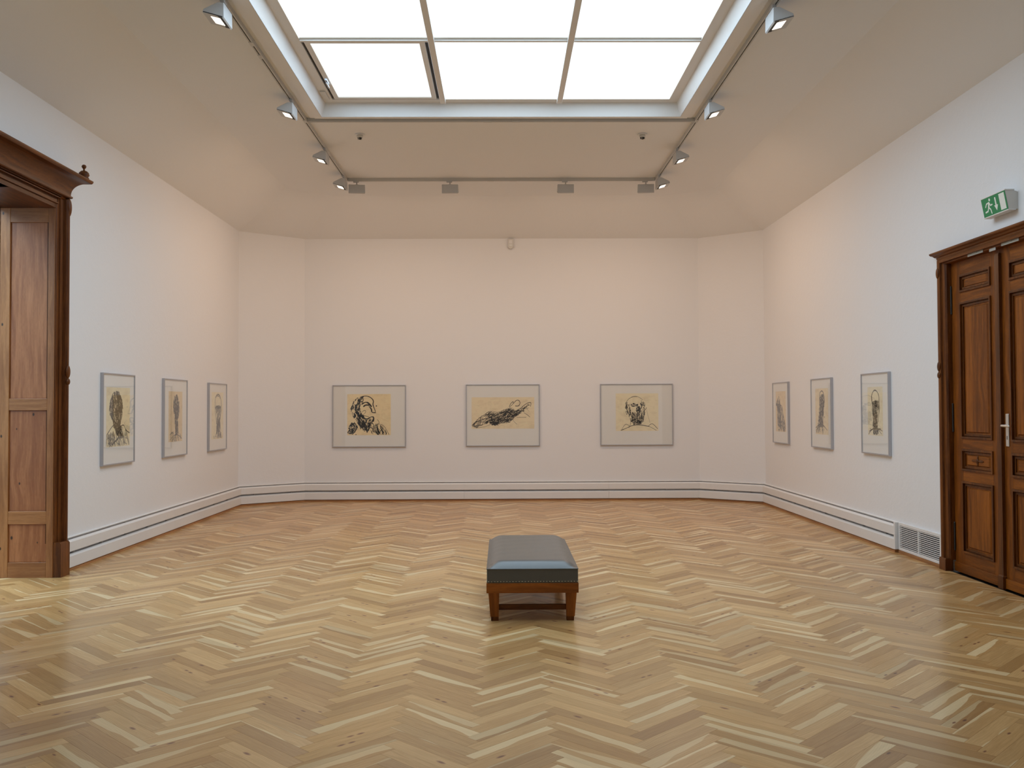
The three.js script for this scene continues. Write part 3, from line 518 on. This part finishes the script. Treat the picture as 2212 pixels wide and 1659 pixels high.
  for (const [a, b] of [[-8.10, -7.84], [-7.55, -7.29]]) obj('lock_plate', [rbx(xw - 0.012, xw - 0.004, 2.79, 2.835, a, b, 0.002), rbx(xw - 0.016, xw - 0.01, 2.803, 2.813, (a + b) / 2 - 0.03, (a + b) / 2 + 0.03, 0.002)], M.zinc, d);
  obj('lock_plate', rbx(xw - 0.01, xw - 0.004, 2.775, 2.80, -7.74, -7.64, 0.002), M.zinc, d);
  tag(obj('wall_behind_door', bx(xf + 0.06, xf + 0.12, -0.02, 3, -8.8, -6.5), M.wall, scene), 'plain wall closing off the space behind the double door', 'wall', S);
}
// rectangles in y, z stacked along x (towards the viewer of the right wall)
function ringLoftX(rings) {
  const g = ringLoft(rings.map(([y0, y1, z0, z1, x]) => [y0, y1, z0, z1, -x]), 0.3), P = g.attributes.position, p = new Float32Array(P.count * 3);
  for (let i = 0; i < P.count; i++) { p[3 * i] = -P.getY(i); p[3 * i + 1] = P.getX(i); p[3 * i + 2] = P.getZ(i); }
  const h = new THREE.BufferGeometry(); h.setAttribute('position', new THREE.BufferAttribute(p, 3)); h.computeVertexNormals(); return h;
}

// ---------------------------------------------------------------- emergency exit sign
{
  const s = thing('exit_sign', 'green emergency exit sign with running figure above the double door', 'sign', [WX, 3.12, -7.49], -Math.PI / 2);
  // local x runs towards the viewer, local z into the room
  const c = document.createElement('canvas'); c.width = 512; c.height = 208; const x = c.getContext('2d');
  x.fillStyle = '#0b8a55'; x.fillRect(0, 0, 512, 208); x.fillStyle = '#f2f6ef';
  x.fillRect(372, 14, 112, 180);
  x.fillRect(277, 30, 26, 92); x.beginPath(); x.moveTo(250, 116); x.lineTo(330, 116); x.lineTo(290, 180); x.fill();
  x.strokeStyle = '#f2f6ef'; x.lineCap = 'round'; x.lineJoin = 'round';
  const ln = (w, ...p) => { x.lineWidth = w; x.beginPath(); x.moveTo(p[0], p[1]); for (let i = 2; i < p.length; i += 2) x.lineTo(p[i], p[i + 1]); x.stroke(); };
  x.beginPath(); x.arc(172, 34, 17, 0, 7); x.fill();
  ln(30, 150, 68, 132, 112); ln(15, 150, 62, 98, 68, 70, 100); ln(15, 158, 66, 176, 98, 214, 94); ln(18, 136, 116, 166, 142, 176, 186); ln(18, 130, 114, 104, 152, 54, 158);
  const tx = new THREE.CanvasTexture(c); tx.colorSpace = THREE.SRGBColorSpace;
  const prof = [[0, -0.075], [0.075, -0.08], [0.105, 0.078], [0.05, 0.078], [0, 0.06]];
  obj('housing', runX(prof, 0.366).translate(-0.183, 0, 0), M.plastic, s);
  const face = new THREE.PlaneGeometry(0.366, 0.15); face.rotateX(Math.atan2(0.03, 0.158));
  face.translate(0, -0.001, 0.0925);
  obj('sign_face', face, std({ map: tx, roughness: 0.35 }), s);
  obj('rim', [rbx(-0.188, 0.188, 0.072, 0.082, 0.03, 0.109, 0.002), rbx(-0.188, 0.188, -0.084, -0.076, 0.02, 0.081, 0.002)], M.whitePaint, s);
}

// ---------------------------------------------------------------- framed drawings
function ink(ctx, pts, w, a = 1, jig = 0, tone = null) {
  ctx.strokeStyle = tone || `rgba(26,24,24,${a})`; ctx.lineCap = 'round'; ctx.lineJoin = 'round';
  const q = pts.map(([x, y]) => [x + rr(-jig, jig), y + rr(-jig, jig)]);
  for (let i = 0; i + 1 < q.length; i++) {
    ctx.lineWidth = w * rr(0.65, 1.25); ctx.beginPath();
    const p0 = i ? [(q[i - 1][0] + q[i][0]) / 2, (q[i - 1][1] + q[i][1]) / 2] : q[i], p1 = i + 2 < q.length ? [(q[i][0] + q[i + 1][0]) / 2, (q[i][1] + q[i + 1][1]) / 2] : q[i + 1];
    ctx.moveTo(...p0); ctx.quadraticCurveTo(q[i][0], q[i][1], ...p1); ctx.stroke();
  }
}
function scribble(ctx, n, inside, box, dir, len, w, a = 0.9, curl = 0.28, tone = null) {
  for (let i = 0; i < n; i++) {
    let x = rr(box[0], box[1]), y = rr(box[2], box[3]); if (!inside(x, y)) { continue; }
    let an = (typeof dir === 'function' ? dir(x, y) : dir) + rr(-0.5, 0.5) + (rnd() < 0.5 ? Math.PI : 0), k = rr(-curl, curl); const p = [[x, y]]; const L = len * rr(0.5, 1.3);
    for (let j = 0; j < 7; j++) { x += Math.cos(an) * L / 7; y += Math.sin(an) * L / 7; an += k * 0.7; if (!inside(x, y)) break; p.push([x, y]); }
    if (p.length > 2) ink(ctx, p, w * rr(0.5, 1.4), a, 0, tone);
  }
}
const ell = (cx, cy, rx, ry) => (x, y) => ((x - cx) / rx) ** 2 + ((y - cy) / ry) ** 2 < 1;
const inPoly = (P) => (x, y) => { let c = false; for (let i = 0, j = P.length - 1; i < P.length; j = i++) if ((P[i][1] > y) !== (P[j][1] > y) && x < (P[j][0] - P[i][0]) * (y - P[i][1]) / (P[j][1] - P[i][1]) + P[i][0]) c = !c; return c; };
// all drawing coordinates are shares of the sheet (x right, y down), scaled so that one unit is the sheet's height in y and its width in x
const DRAW = {
  bearded(c, k) {
    const hair = inPoly([[.12, .2], [.24, .08], [.42, .04], [.36, .2], [.30, .36], [.36, .55], [.46, .62], [.6, .56], [.58, .72], [.48, .92], [.36, .9], [.24, .72], [.1, .5], [.08, .34]]);
    k.s(210, hair, [.06, .64, .03, .96], 1.9, .13, .017); k.s(80, inPoly([[.12, .45], [.3, .4], [.48, .7], [.46, .95], [.3, .85]]), [.1, .5, .4, .96], 1.2, .14, .024);
    k.i([[.3, .08], [.42, .035], [.54, .08], [.61, .17], [.585, .25], [.6, .29]], .02); k.i([[.6, .29], [.63, .38], [.655, .44], [.6, .455], [.56, .43]], .014); k.i([[.5, .3], [.56, .37], [.56, .46], [.65, .455]], .026);
    k.i([[.34, .24], [.42, .19], [.5, .22], [.55, .3]], .03); k.i([[.38, .3], [.42, .26], [.5, .27]], .026); k.i([[.34, .44], [.4, .38], [.44, .44], [.37, .5]], .008); k.i([[.36, .52], [.45, .54], [.5, .56]], .01);
    k.i([[.34, .5], [.36, .58], [.46, .62], [.56, .54], [.62, .57], [.6, .66]], .024); k.i([[.6, .6], [.56, .7], [.62, .74], [.6, .8]], .018);
    k.s(70, inPoly([[.0, .96], [.06, .72], [.18, .66], [.24, .8], [.16, .98]]), [0, .24, .64, .98], 2.1, .12, .02); k.s(60, inPoly([[.52, .8], [.7, .7], [.86, .84], [.95, 1], [.56, .98]]), [.5, .95, .7, .98], 1.2, .13, .015);
    k.i([[.7, .72], [.84, .76], [.92, .9], [.96, .99]], .008); k.i([[.69, .62], [.74, .68], [.72, .74]], .009); k.dot(.67, .29, .015); k.dot(.12, .97, .013); k.dot(.2, .985, .012);
  },
  reclining(c, k) {
    const body = inPoly([[0, .9], [.1, .66], [.28, .44], [.42, .5], [.55, .36], [.64, .3], [.7, .42], [.82, .3], [.92, .2], [.95, .26], [.82, .5], [.7, .62], [.6, .82], [.4, .84], [.2, .86], [.06, 1]]);
    k.s(360, body, [0, .95, .1, 1], -0.55, .13, .011); k.s(110, body, [.25, .78, .4, .9], -0.5, .12, .017); k.s(40, ell(.38, .8, .09, .1), [.28, .5, .68, .9], -.2, .1, .02);
    k.i([[.6, .3], [.63, .18], [.67, .13], [.66, .24], [.61, .3]], .012); k.i([[.67, .2], [.71, .1], [.75, .09], [.78, .18], [.75, .3], [.7, .28]], .018); k.i([[.79, .34], [.86, .22], [.93, .16], [.955, .2], [.94, .3]], .013);
    k.i([[.03, .9], [.1, .68], [.2, .56], [.3, .42], [.42, .5], [.5, .42]], .010); k.i([[.72, .64], [.8, .65], [.87, .64]], .008); k.i([[.66, .74], [.7, .82], [.72, .86]], .007); k.i([[.84, .5], [.9, .58], [.93, .63]], .009); k.i([[.88, .38], [.92, .46]], .006); k.i([[.01, .88], [.05, .82], [.03, .93], [.09, .97]], .02); k.i([[.1, .97], [.22, .94], [.3, .86]], .008);
  },
  frontal(c, k) {
    k.i([[.22, .28], [.3, .14], [.44, .07], [.56, .1], [.63, .17]], .010); k.s(60, inPoly([[.2, .26], [.3, .2], [.36, .5], [.34, .68], [.24, .56]]), [.18, .38, .18, .7], 1.5, .13, .010); k.s(45, inPoly([[.56, .14], [.68, .24], [.73, .4], [.66, .62], [.6, .4]]), [.55, .74, .14, .64], 1.7, .12, .008);
    k.s(26, ell(.44, .31, .09, .05), [.34, .54, .26, .36], .2, .08, .013); k.s(16, ell(.62, .29, .05, .05), [.56, .68, .24, .34], .4, .06, .012); k.s(34, ell(.54, .43, .07, .09), [.46, .62, .34, .54], 1.4, .08, .016);
    k.s(120, inPoly([[.36, .5], [.62, .5], [.66, .66], [.6, .82], [.42, .84], [.36, .72]]), [.34, .68, .48, .86], 1.5, .11, .010); k.s(30, ell(.5, .74, .15, .06), [.35, .65, .68, .82], .2, .1, .017);
    k.i([[.12, .98], [.24, .93], [.36, .86], [.5, .83], [.64, .85], [.78, .88]], .016); k.i([[.14, .95], [.2, .84], [.25, .81], [.31, .86]], .008); k.i([[.76, .88], [.84, .8], [.9, .84], [.98, .94]], .010); k.i([[.78, .88], [.88, .94], [.95, .99]], .010); k.i([[.72, .38], [.74, .56], [.8, .78]], .003); k.i([[.34, .66], [.36, .8], [.3, .92]], .012); k.i([[.66, .36], [.67, .55], [.64, .74]], .014);
  },
  backhead(c, k) {
    const head = inPoly([[.3, .08], [.5, .05], [.64, .18], [.7, .34], [.66, .5], [.58, .6], [.58, .68], [.3, .68], [.28, .58], [.14, .46], [.12, .3], [.2, .16]]);
    k.s(320, head, [.1, .72, .04, .7], 1.5, .11, .018); k.s(90, inPoly([[.32, .55], [.58, .55], [.66, .72], [.72, .86], [.5, .86], [.36, .7]]), [.3, .72, .52, .88], 1.2, .12, .024);
    k.i([[.34, .62], [.2, .68], [.08, .76], [.02, .8]], .018); k.i([[.3, .66], [.4, .72], [.42, .86]], .016); k.i([[.6, .66], [.74, .63], [.82, .74], [.98, .78]], .016); k.i([[.8, .7], [.88, .82], [.96, .98]], .014); k.s(60, inPoly([[0, .78], [.34, .74], [.4, 1], [0, 1]]), [0, .42, .74, .99], 1.9, .14, .010); k.s(46, inPoly([[.4, .86], [.9, .74], [1, 1], [.4, 1]]), [.4, 1, .76, .99], 1.3, .14, .010); k.i([[.28, .95], [.4, .9], [.5, .86]], .024); k.dot(.84, .86, .014);
  },
  rootneck(c, k) {
    k.s(250, inPoly([[.46, .06], [.62, .06], [.76, .2], [.78, .42], [.66, .58], [.6, .66], [.44, .66], [.44, .5], [.34, .36], [.34, .2]]), [.3, .8, .05, .68], 1.5, .11, .022); k.s(110, inPoly([[.46, .55], [.66, .55], [.72, .84], [.5, .88]]), [.42, .74, .54, .9], 1.5, .12, .028);
    k.i([[.56, .28], [.6, .4], [.58, .5]], .004, '#c9b48e'); for (const [x, y] of [[.1, .96], [.3, .99], [.5, 1], [.74, .99], [.96, .95]]) k.i([[.56, .86], [(x + .56) / 2, .88], [x, y]], .016); k.i([[.1, .86], [.26, .8], [.34, .84]], .014); k.s(40, inPoly([[0, 1], [.2, .8], [.8, .8], [1, 1]]), [0, 1, .8, 1], 1.6, .12, .010);
  },
  palehead(c, k) {
    k.i([[.28, .3], [.28, .14], [.42, .045], [.62, .04], [.8, .14], [.84, .3], [.78, .46], [.74, .56]], .026); k.i([[.28, .28], [.3, .42], [.38, .56], [.4, .68]], .026); k.i([[.34, .12], [.48, .06], [.56, .1], [.6, .06], [.72, .14]], .018);
    k.s(80, inPoly([[.3, .3], [.8, .28], [.78, .42], [.72, .6], [.44, .6]]), [.28, .84, .27, .62], 1.5, .12, .014); k.s(50, ell(.56, .32, .22, .04), [.3, .8, .28, .36], .1, .1, .018); k.s(150, inPoly([[.42, .55], [.74, .54], [.76, .84], [.96, .98], [.04, .99], [.4, .86]]), [.04, .96, .53, .99], 1.5, .12, .026);
  },
  peaked(c, k) {
    k.s(220, inPoly([[.3, .13], [.42, .14], [.46, .3], [.62, .36], [.7, .56], [.92, .78], [.98, .99], [.2, .99], [.14, .4], [.02, .34], [.1, .24]]), [0, 1, .12, .99], 1.45, .13, .020); k.s(90, inPoly([[.14, .32], [.42, .18], [.5, .6], [.6, .97], [.3, .9]]), [.1, .62, .16, .97], 1.5, .13, .026); k.i([[.34, .12], [.06, .3], [.06, .36], [.2, .32]], .026); k.i([[.5, .34], [.66, .38], [.7, .52], [.82, .66], [.94, .86]], .022);
  },
  column(c, k) {
    k.i([[.34, .3], [.34, .12], [.46, .05], [.6, .06], [.7, .16], [.72, .3]], .028); k.s(230, inPoly([[.38, .14], [.66, .12], [.72, .3], [.66, .5], [.58, .72], [.26, .74], [.28, .5], [.3, .3]]), [.22, .74, .1, .78], 1.55, .12, .022); k.s(80, inPoly([[.26, .6], [.56, .6], [.62, .84], [.2, .84]]), [.18, .66, .58, .86], 1.5, .12, .028);
    for (const [x, y] of [[.02, .86], [.06, .95], [.24, .96], [.3, .9], [.58, .99], [.56, .95], [.8, .86], [.9, .9]]) k.i([[.42, .76], [(x + .4) / 2, .8], [x, y]], .022); k.dot(.7, .62, .02); k.s(30, inPoly([[0, .9], [.2, .74], [.6, .74], [.8, .95], [0, .99]]), [0, .85, .74, .98], 1.7, .12, .012);
  },
  ovalhead(c, k) {
    k.i([[.3, .34], [.24, .2], [.36, .1], [.5, .06], [.66, .1], [.78, .2], [.76, .34], [.8, .46], [.72, .6], [.68, .72]], .030); k.i([[.28, .2], [.32, .34], [.32, .5], [.36, .62]], .026); k.s(46, ell(.52, .31, .22, .035), [.3, .74, .27, .35], .2, .1, .02); k.s(120, inPoly([[.3, .3], [.76, .3], [.78, .46], [.66, .64], [.36, .64]]), [.28, .8, .29, .66], 1.5, .12, .016);
    k.s(160, inPoly([[.36, .55], [.66, .55], [.66, .86], [.72, .97], [.36, .99], [.34, .84]]), [.3, .76, .54, .99], 1.5, .12, .026); for (const [x, y] of [[.1, .92], [.04, .98], [.22, .9], [.9, .96], [.84, .86], [.96, .9]]) k.i([[.5, .86], [(x + .5) / 2, .86], [x, y]], .018); k.i([[.12, .85], [.22, .88]], .014);
  },
};
function sheetTexture(draw, w, h, tone, n) {
  const c = document.createElement('canvas'); c.width = w; c.height = h; const x = c.getContext('2d');
  x.fillStyle = tone; x.fillRect(0, 0, w, h);
  for (let i = 0; i < 260; i++) { x.fillStyle = rnd() < 0.5 ? 'rgba(255,246,222,0.035)' : 'rgba(120,90,45,0.03)'; x.beginPath(); x.ellipse(rr(0, w), rr(0, h), rr(6, 70), rr(4, 30), rr(-0.5, 0.5), 0, 7); x.fill(); }
  const k = {
    s: (count, inside, box, dir, len, lw, a) => {
      const sz = Math.min(w, h), ins = (p, q) => inside(p / w, q / h), bb = [box[0] * w, box[1] * w, box[2] * h, box[3] * h];
      scribble(x, Math.round(count * 1.35), ins, bb, dir, len * sz * 1.45, lw * sz, a ?? 0.9);
      scribble(x, Math.round(count * (w < 600 ? 0.38 : 0.7)), ins, bb, dir, len * sz * 0.5, lw * sz * 0.5, 1, 0.2, tone);       // bare paper between the strokes
      scribble(x, Math.round(count * 0.3), ins, bb, dir, len * sz * 1.3, lw * sz * 0.6, 0.9);
    },
    i: (pts, lw, col) => ink(x, pts.map(([a, b]) => [a * w, b * h]), lw * Math.min(w, h) * 1.05, 0.92, 1.5),
    dot: (a, b, r) => { x.fillStyle = '#1c1a1a'; x.beginPath(); x.arc(a * w, b * h, r * Math.min(w, h), 0, 7); x.fill(); },
  };
  x.save(); x.beginPath(); x.rect(0, 0, w, h); x.clip(); DRAW[draw](x, k); x.restore();
  const t = new THREE.CanvasTexture(c); t.colorSpace = THREE.SRGBColorSpace; t.anisotropy = 8; return t;
}
function framed(label, sheet, W, H, at, turn, rect, draw, tone, pxw, depth = 0.034) {
  // origin: middle of the lower edge on the wall; x right as seen, z out of the wall
  const g = thing('framed_drawing', label, 'picture', at, turn, { group: 'framed ink drawings on the gallery walls' });
  const e = 0.011, s = new THREE.Shape([[-W / 2, 0], [W / 2, 0], [W / 2, H], [-W / 2, H]].map((p) => new THREE.Vector2(...p)));
  s.holes.push(new THREE.Path([[-W / 2 + e, e], [W / 2 - e, e], [W / 2 - e, H - e], [-W / 2 + e, H - e]].map((p) => new THREE.Vector2(...p))));
  const f = new THREE.ExtrudeGeometry(s, { depth: depth - 0.004, bevelEnabled: true, bevelSize: 0.0015, bevelThickness: 0.002, bevelSegments: 2 }); f.translate(0, 0, 0.002);
  obj('frame', f, M.alu, g);
  obj('backing_board', bx(-W / 2 + 0.006, W / 2 - 0.006, 0.006, H - 0.006, 0.001, 0.012), M.mat, g);
  obj('mount_board', bx(-W / 2 + e - 0.001, W / 2 - e + 0.001, e - 0.001, H - e + 0.001, 0.012, 0.022), M.mat, g);
  const iw = W - 2 * e, ih = H - 2 * e, [a, b, t, u] = rect, pw = (b - a) * iw, ph = (u - t) * ih;
  const sh = new THREE.PlaneGeometry(pw, ph); sh.translate(-iw / 2 + (a + b) / 2 * iw, e + ih - (t + u) / 2 * ih, 0.0228);
  obj('drawing_sheet', sh, std({ map: sheetTexture(draw, pxw, Math.round(pxw * ph / pw), tone), roughness: 0.92, side: THREE.DoubleSide }), g).userData.label = sheet;
  obj('glass', bx(-W / 2 + e - 0.001, W / 2 - e + 0.001, e - 0.001, H - e + 0.001, depth - 0.006, depth - 0.0035), M.glass, g);
}
const yB = 0.875;
framed('framed ink drawing of a bearded profile head, left of the three on the far wall', 'tan sheet with black brush strokes', 1.18, 0.997, [-2.147, 0.871, WB], 0, [0.195, 0.80, 0.137, 0.816], 'bearded', '#f3e1b8', 640);
framed('framed ink drawing of a reclining figure, middle of the far wall', 'wide tan sheet with a reclining figure', 1.19, 0.995, [0.007, 0.877, WB], 0, [0.068, 0.935, 0.202, 0.724], 'reclining', '#f2e3c2', 800);
framed('framed ink drawing of a bald frontal head, right of the three on the far wall', 'pale tan sheet with loose black lines', 1.175, 0.99, [2.17, 0.882, WB], 0, [0.208, 0.805, 0.148, 0.774], 'frontal', '#f3e8c8', 640);
const LW = 0.82, LH = 0.945, RW = 0.748, RH = 0.882;
framed('framed ink drawing of a dark head and shoulders, nearest on the left wall', 'sheet with a dense dark head', LW, LH, [-WX, 0.923, -9.94], Math.PI / 2, [0.104, 0.865, 0.143, 0.812], 'backhead', '#efe3bf', 512);
framed('framed drawing of a dark narrow head on a root-like neck, middle of the left wall', 'tan sheet with a narrow dark head', LW, LH, [-WX, 0.918, -11.66], Math.PI / 2, [0.193, 0.80, 0.151, 0.82], 'rootneck', '#e6d3ad', 512);
framed('framed drawing of a pale outlined head, farthest on the left wall', 'pale sheet with an outlined head', LW, LH, [-WX, 0.911, -13.38], Math.PI / 2, [0.143, 0.825, 0.124, 0.84], 'palehead', '#f0e6c6', 512);
framed('framed drawing of an outlined oval head, nearest on the right wall by the door', 'pale sheet with an outlined oval head', RW, RH, [WX, 0.976, -10.145], -Math.PI / 2, [0.222, 0.783, 0.163, 0.776], 'ovalhead', '#ebe3c8', 512);
framed('framed drawing of a dark column-like head, middle of the right wall', 'tan sheet with a dark column shape', RW, RH, [WX, 0.97, -11.865], -Math.PI / 2, [0.2, 0.853, 0.136, 0.813], 'column', '#eadcba', 512);
framed('framed drawing of a dark peaked figure, farthest on the right wall', 'tan sheet with a peaked dark figure', RW, RH, [WX, 0.965, -13.605], -Math.PI / 2, [0.172, 0.845, 0.138, 0.818], 'peaked', '#ead8b2', 512);

// ---------------------------------------------------------------- upholstered bench
{
  const w = 0.645, z0 = -8.10, z1 = -6.62, cx = 0.207, len = z1 - z0, h = w / 2;
  const b = thing('bench', 'grey leather upholstered bench on brown wooden legs in the middle of the floor', 'bench', [cx, 0, (z0 + z1) / 2]);
  const l = len / 2;
  for (const [sx, sz] of [[-1, 1], [1, 1], [-1, -1], [1, -1]]) {
    const X = (a, c) => sx < 0 ? [-h + a, -h + c] : [h - c, h - a], Z = (a, c) => sz < 0 ? [-l + a, -l + c] : [l - c, l - a];
    const leg = obj('leg', grain(ringLoft([[...X(0.026, 0.084), ...Z(0.022, 0.08), 0.03], [...X(0.012, 0.088), ...Z(0.008, 0.084), 0.2]]), 1), M.benchWood, b);
    obj('foot', grain(ringLoft([[...X(0.031, 0.083), ...Z(0.027, 0.079), 0], [...X(0.03, 0.084), ...Z(0.026, 0.08), 0.032]]), 1), M.casingWood, leg);
  }
  for (const s of [-1, 1]) {
    obj('apron_rail', grain(rbx(-h - 0.001, h + 0.001, 0.198, 0.268, s > 0 ? l - 0.028 : -l, s > 0 ? l : -l + 0.028, 0.003), 0), M.benchWood, b);
    obj('apron_rail', grain(rbx(s > 0 ? h - 0.028 : -h, s > 0 ? h : -h + 0.028, 0.199, 0.267, -l + 0.028, l - 0.028, 0.003), 2), M.benchWood, b);
    obj('stretcher', grain(rbx(-h + 0.07, h - 0.07, 0.07, 0.108, s * (l - 0.066) - 0.011, s * (l - 0.066) + 0.011, 0.003), 0), M.casingWood, b);
  }
  obj('seat_board', bx(-h + 0.01, h - 0.01, 0.262, 0.275, -l + 0.01, l - 0.01), M.benchWood, b);
  // cushion: straight sides, crowned top
  const NX = 40, NZ = 72, y0 = 0.268, yt = 0.366, p = [], idx = [];
  const hx = h - 0.002, hz = l - 0.002;
  const shoulder = (e, len) => e >= len ? 1 : 1 - (1 - e / len) ** 2;      // rounded edge of the padding
  const crown = (u, v) => 0.05 * shoulder((1 - Math.abs(u)) * hx, 0.11) * shoulder((1 - Math.abs(v)) * hz, 0.1) + 0.004 * (1 - u * u) * (1 - v * v) + 0.0012 * Math.sin(v * 23 + u * 3) * (1 - u * u) * (1 - v * v);
  const E = (t) => Math.sign(t) * (1 - Math.pow(1 - Math.abs(t), 1.6));
  for (let j = 0; j <= NZ; j++) for (let i = 0; i <= NX; i++) { const u = E(i / NX * 2 - 1), v = E(j / NZ * 2 - 1); p.push(u * hx, yt + crown(u, v), v * hz); }
  for (let j = 0; j < NZ; j++) for (let i = 0; i < NX; i++) { const a = j * (NX + 1) + i; idx.push(a, a + NX + 1, a + 1, a + 1, a + NX + 1, a + NX + 2); }
  const top = new THREE.BufferGeometry(); top.setAttribute('position', new THREE.Float32BufferAttribute(p, 3)); top.setIndex(idx); top.computeVertexNormals();
  const cu = obj('cushion', [grain(top, 2), grain(rbx(-hx, hx, y0, yt + 0.002, -hz, hz, 0.006, 3), 2)], M.leather, b);
  const pipe = []; for (const [a, c] of [[[-hx, -hz], [hx, -hz]], [[hx, -hz], [hx, hz]], [[hx, hz], [-hx, hz]], [[-hx, hz], [-hx, -hz]]]) { const q = new THREE.TubeGeometry(new THREE.LineCurve3(new THREE.Vector3(a[0], yt, a[1]), new THREE.Vector3(c[0], yt, c[1])), 1, 0.0032, 8); pipe.push(q); }
  obj('piping', pipe, M.leather, cu);
  const studs = []; const st = new THREE.SphereGeometry(0.0032, 8, 5);
  for (let x = -hx + 0.012; x < hx; x += 0.0215) for (const s of [-1, 1]) studs.push(st.clone().translate(x, y0 + 0.01, s * (hz + 0.0005)));
  for (let z = -hz + 0.012; z < hz; z += 0.0215) for (const s of [-1, 1]) studs.push(st.clone().translate(s * (hx + 0.0005), y0 + 0.01, z));
  const sd = obj('studs', studs, M.brass, b); sd.userData.kind = 'stuff';
}
renderer.render(scene, camera);
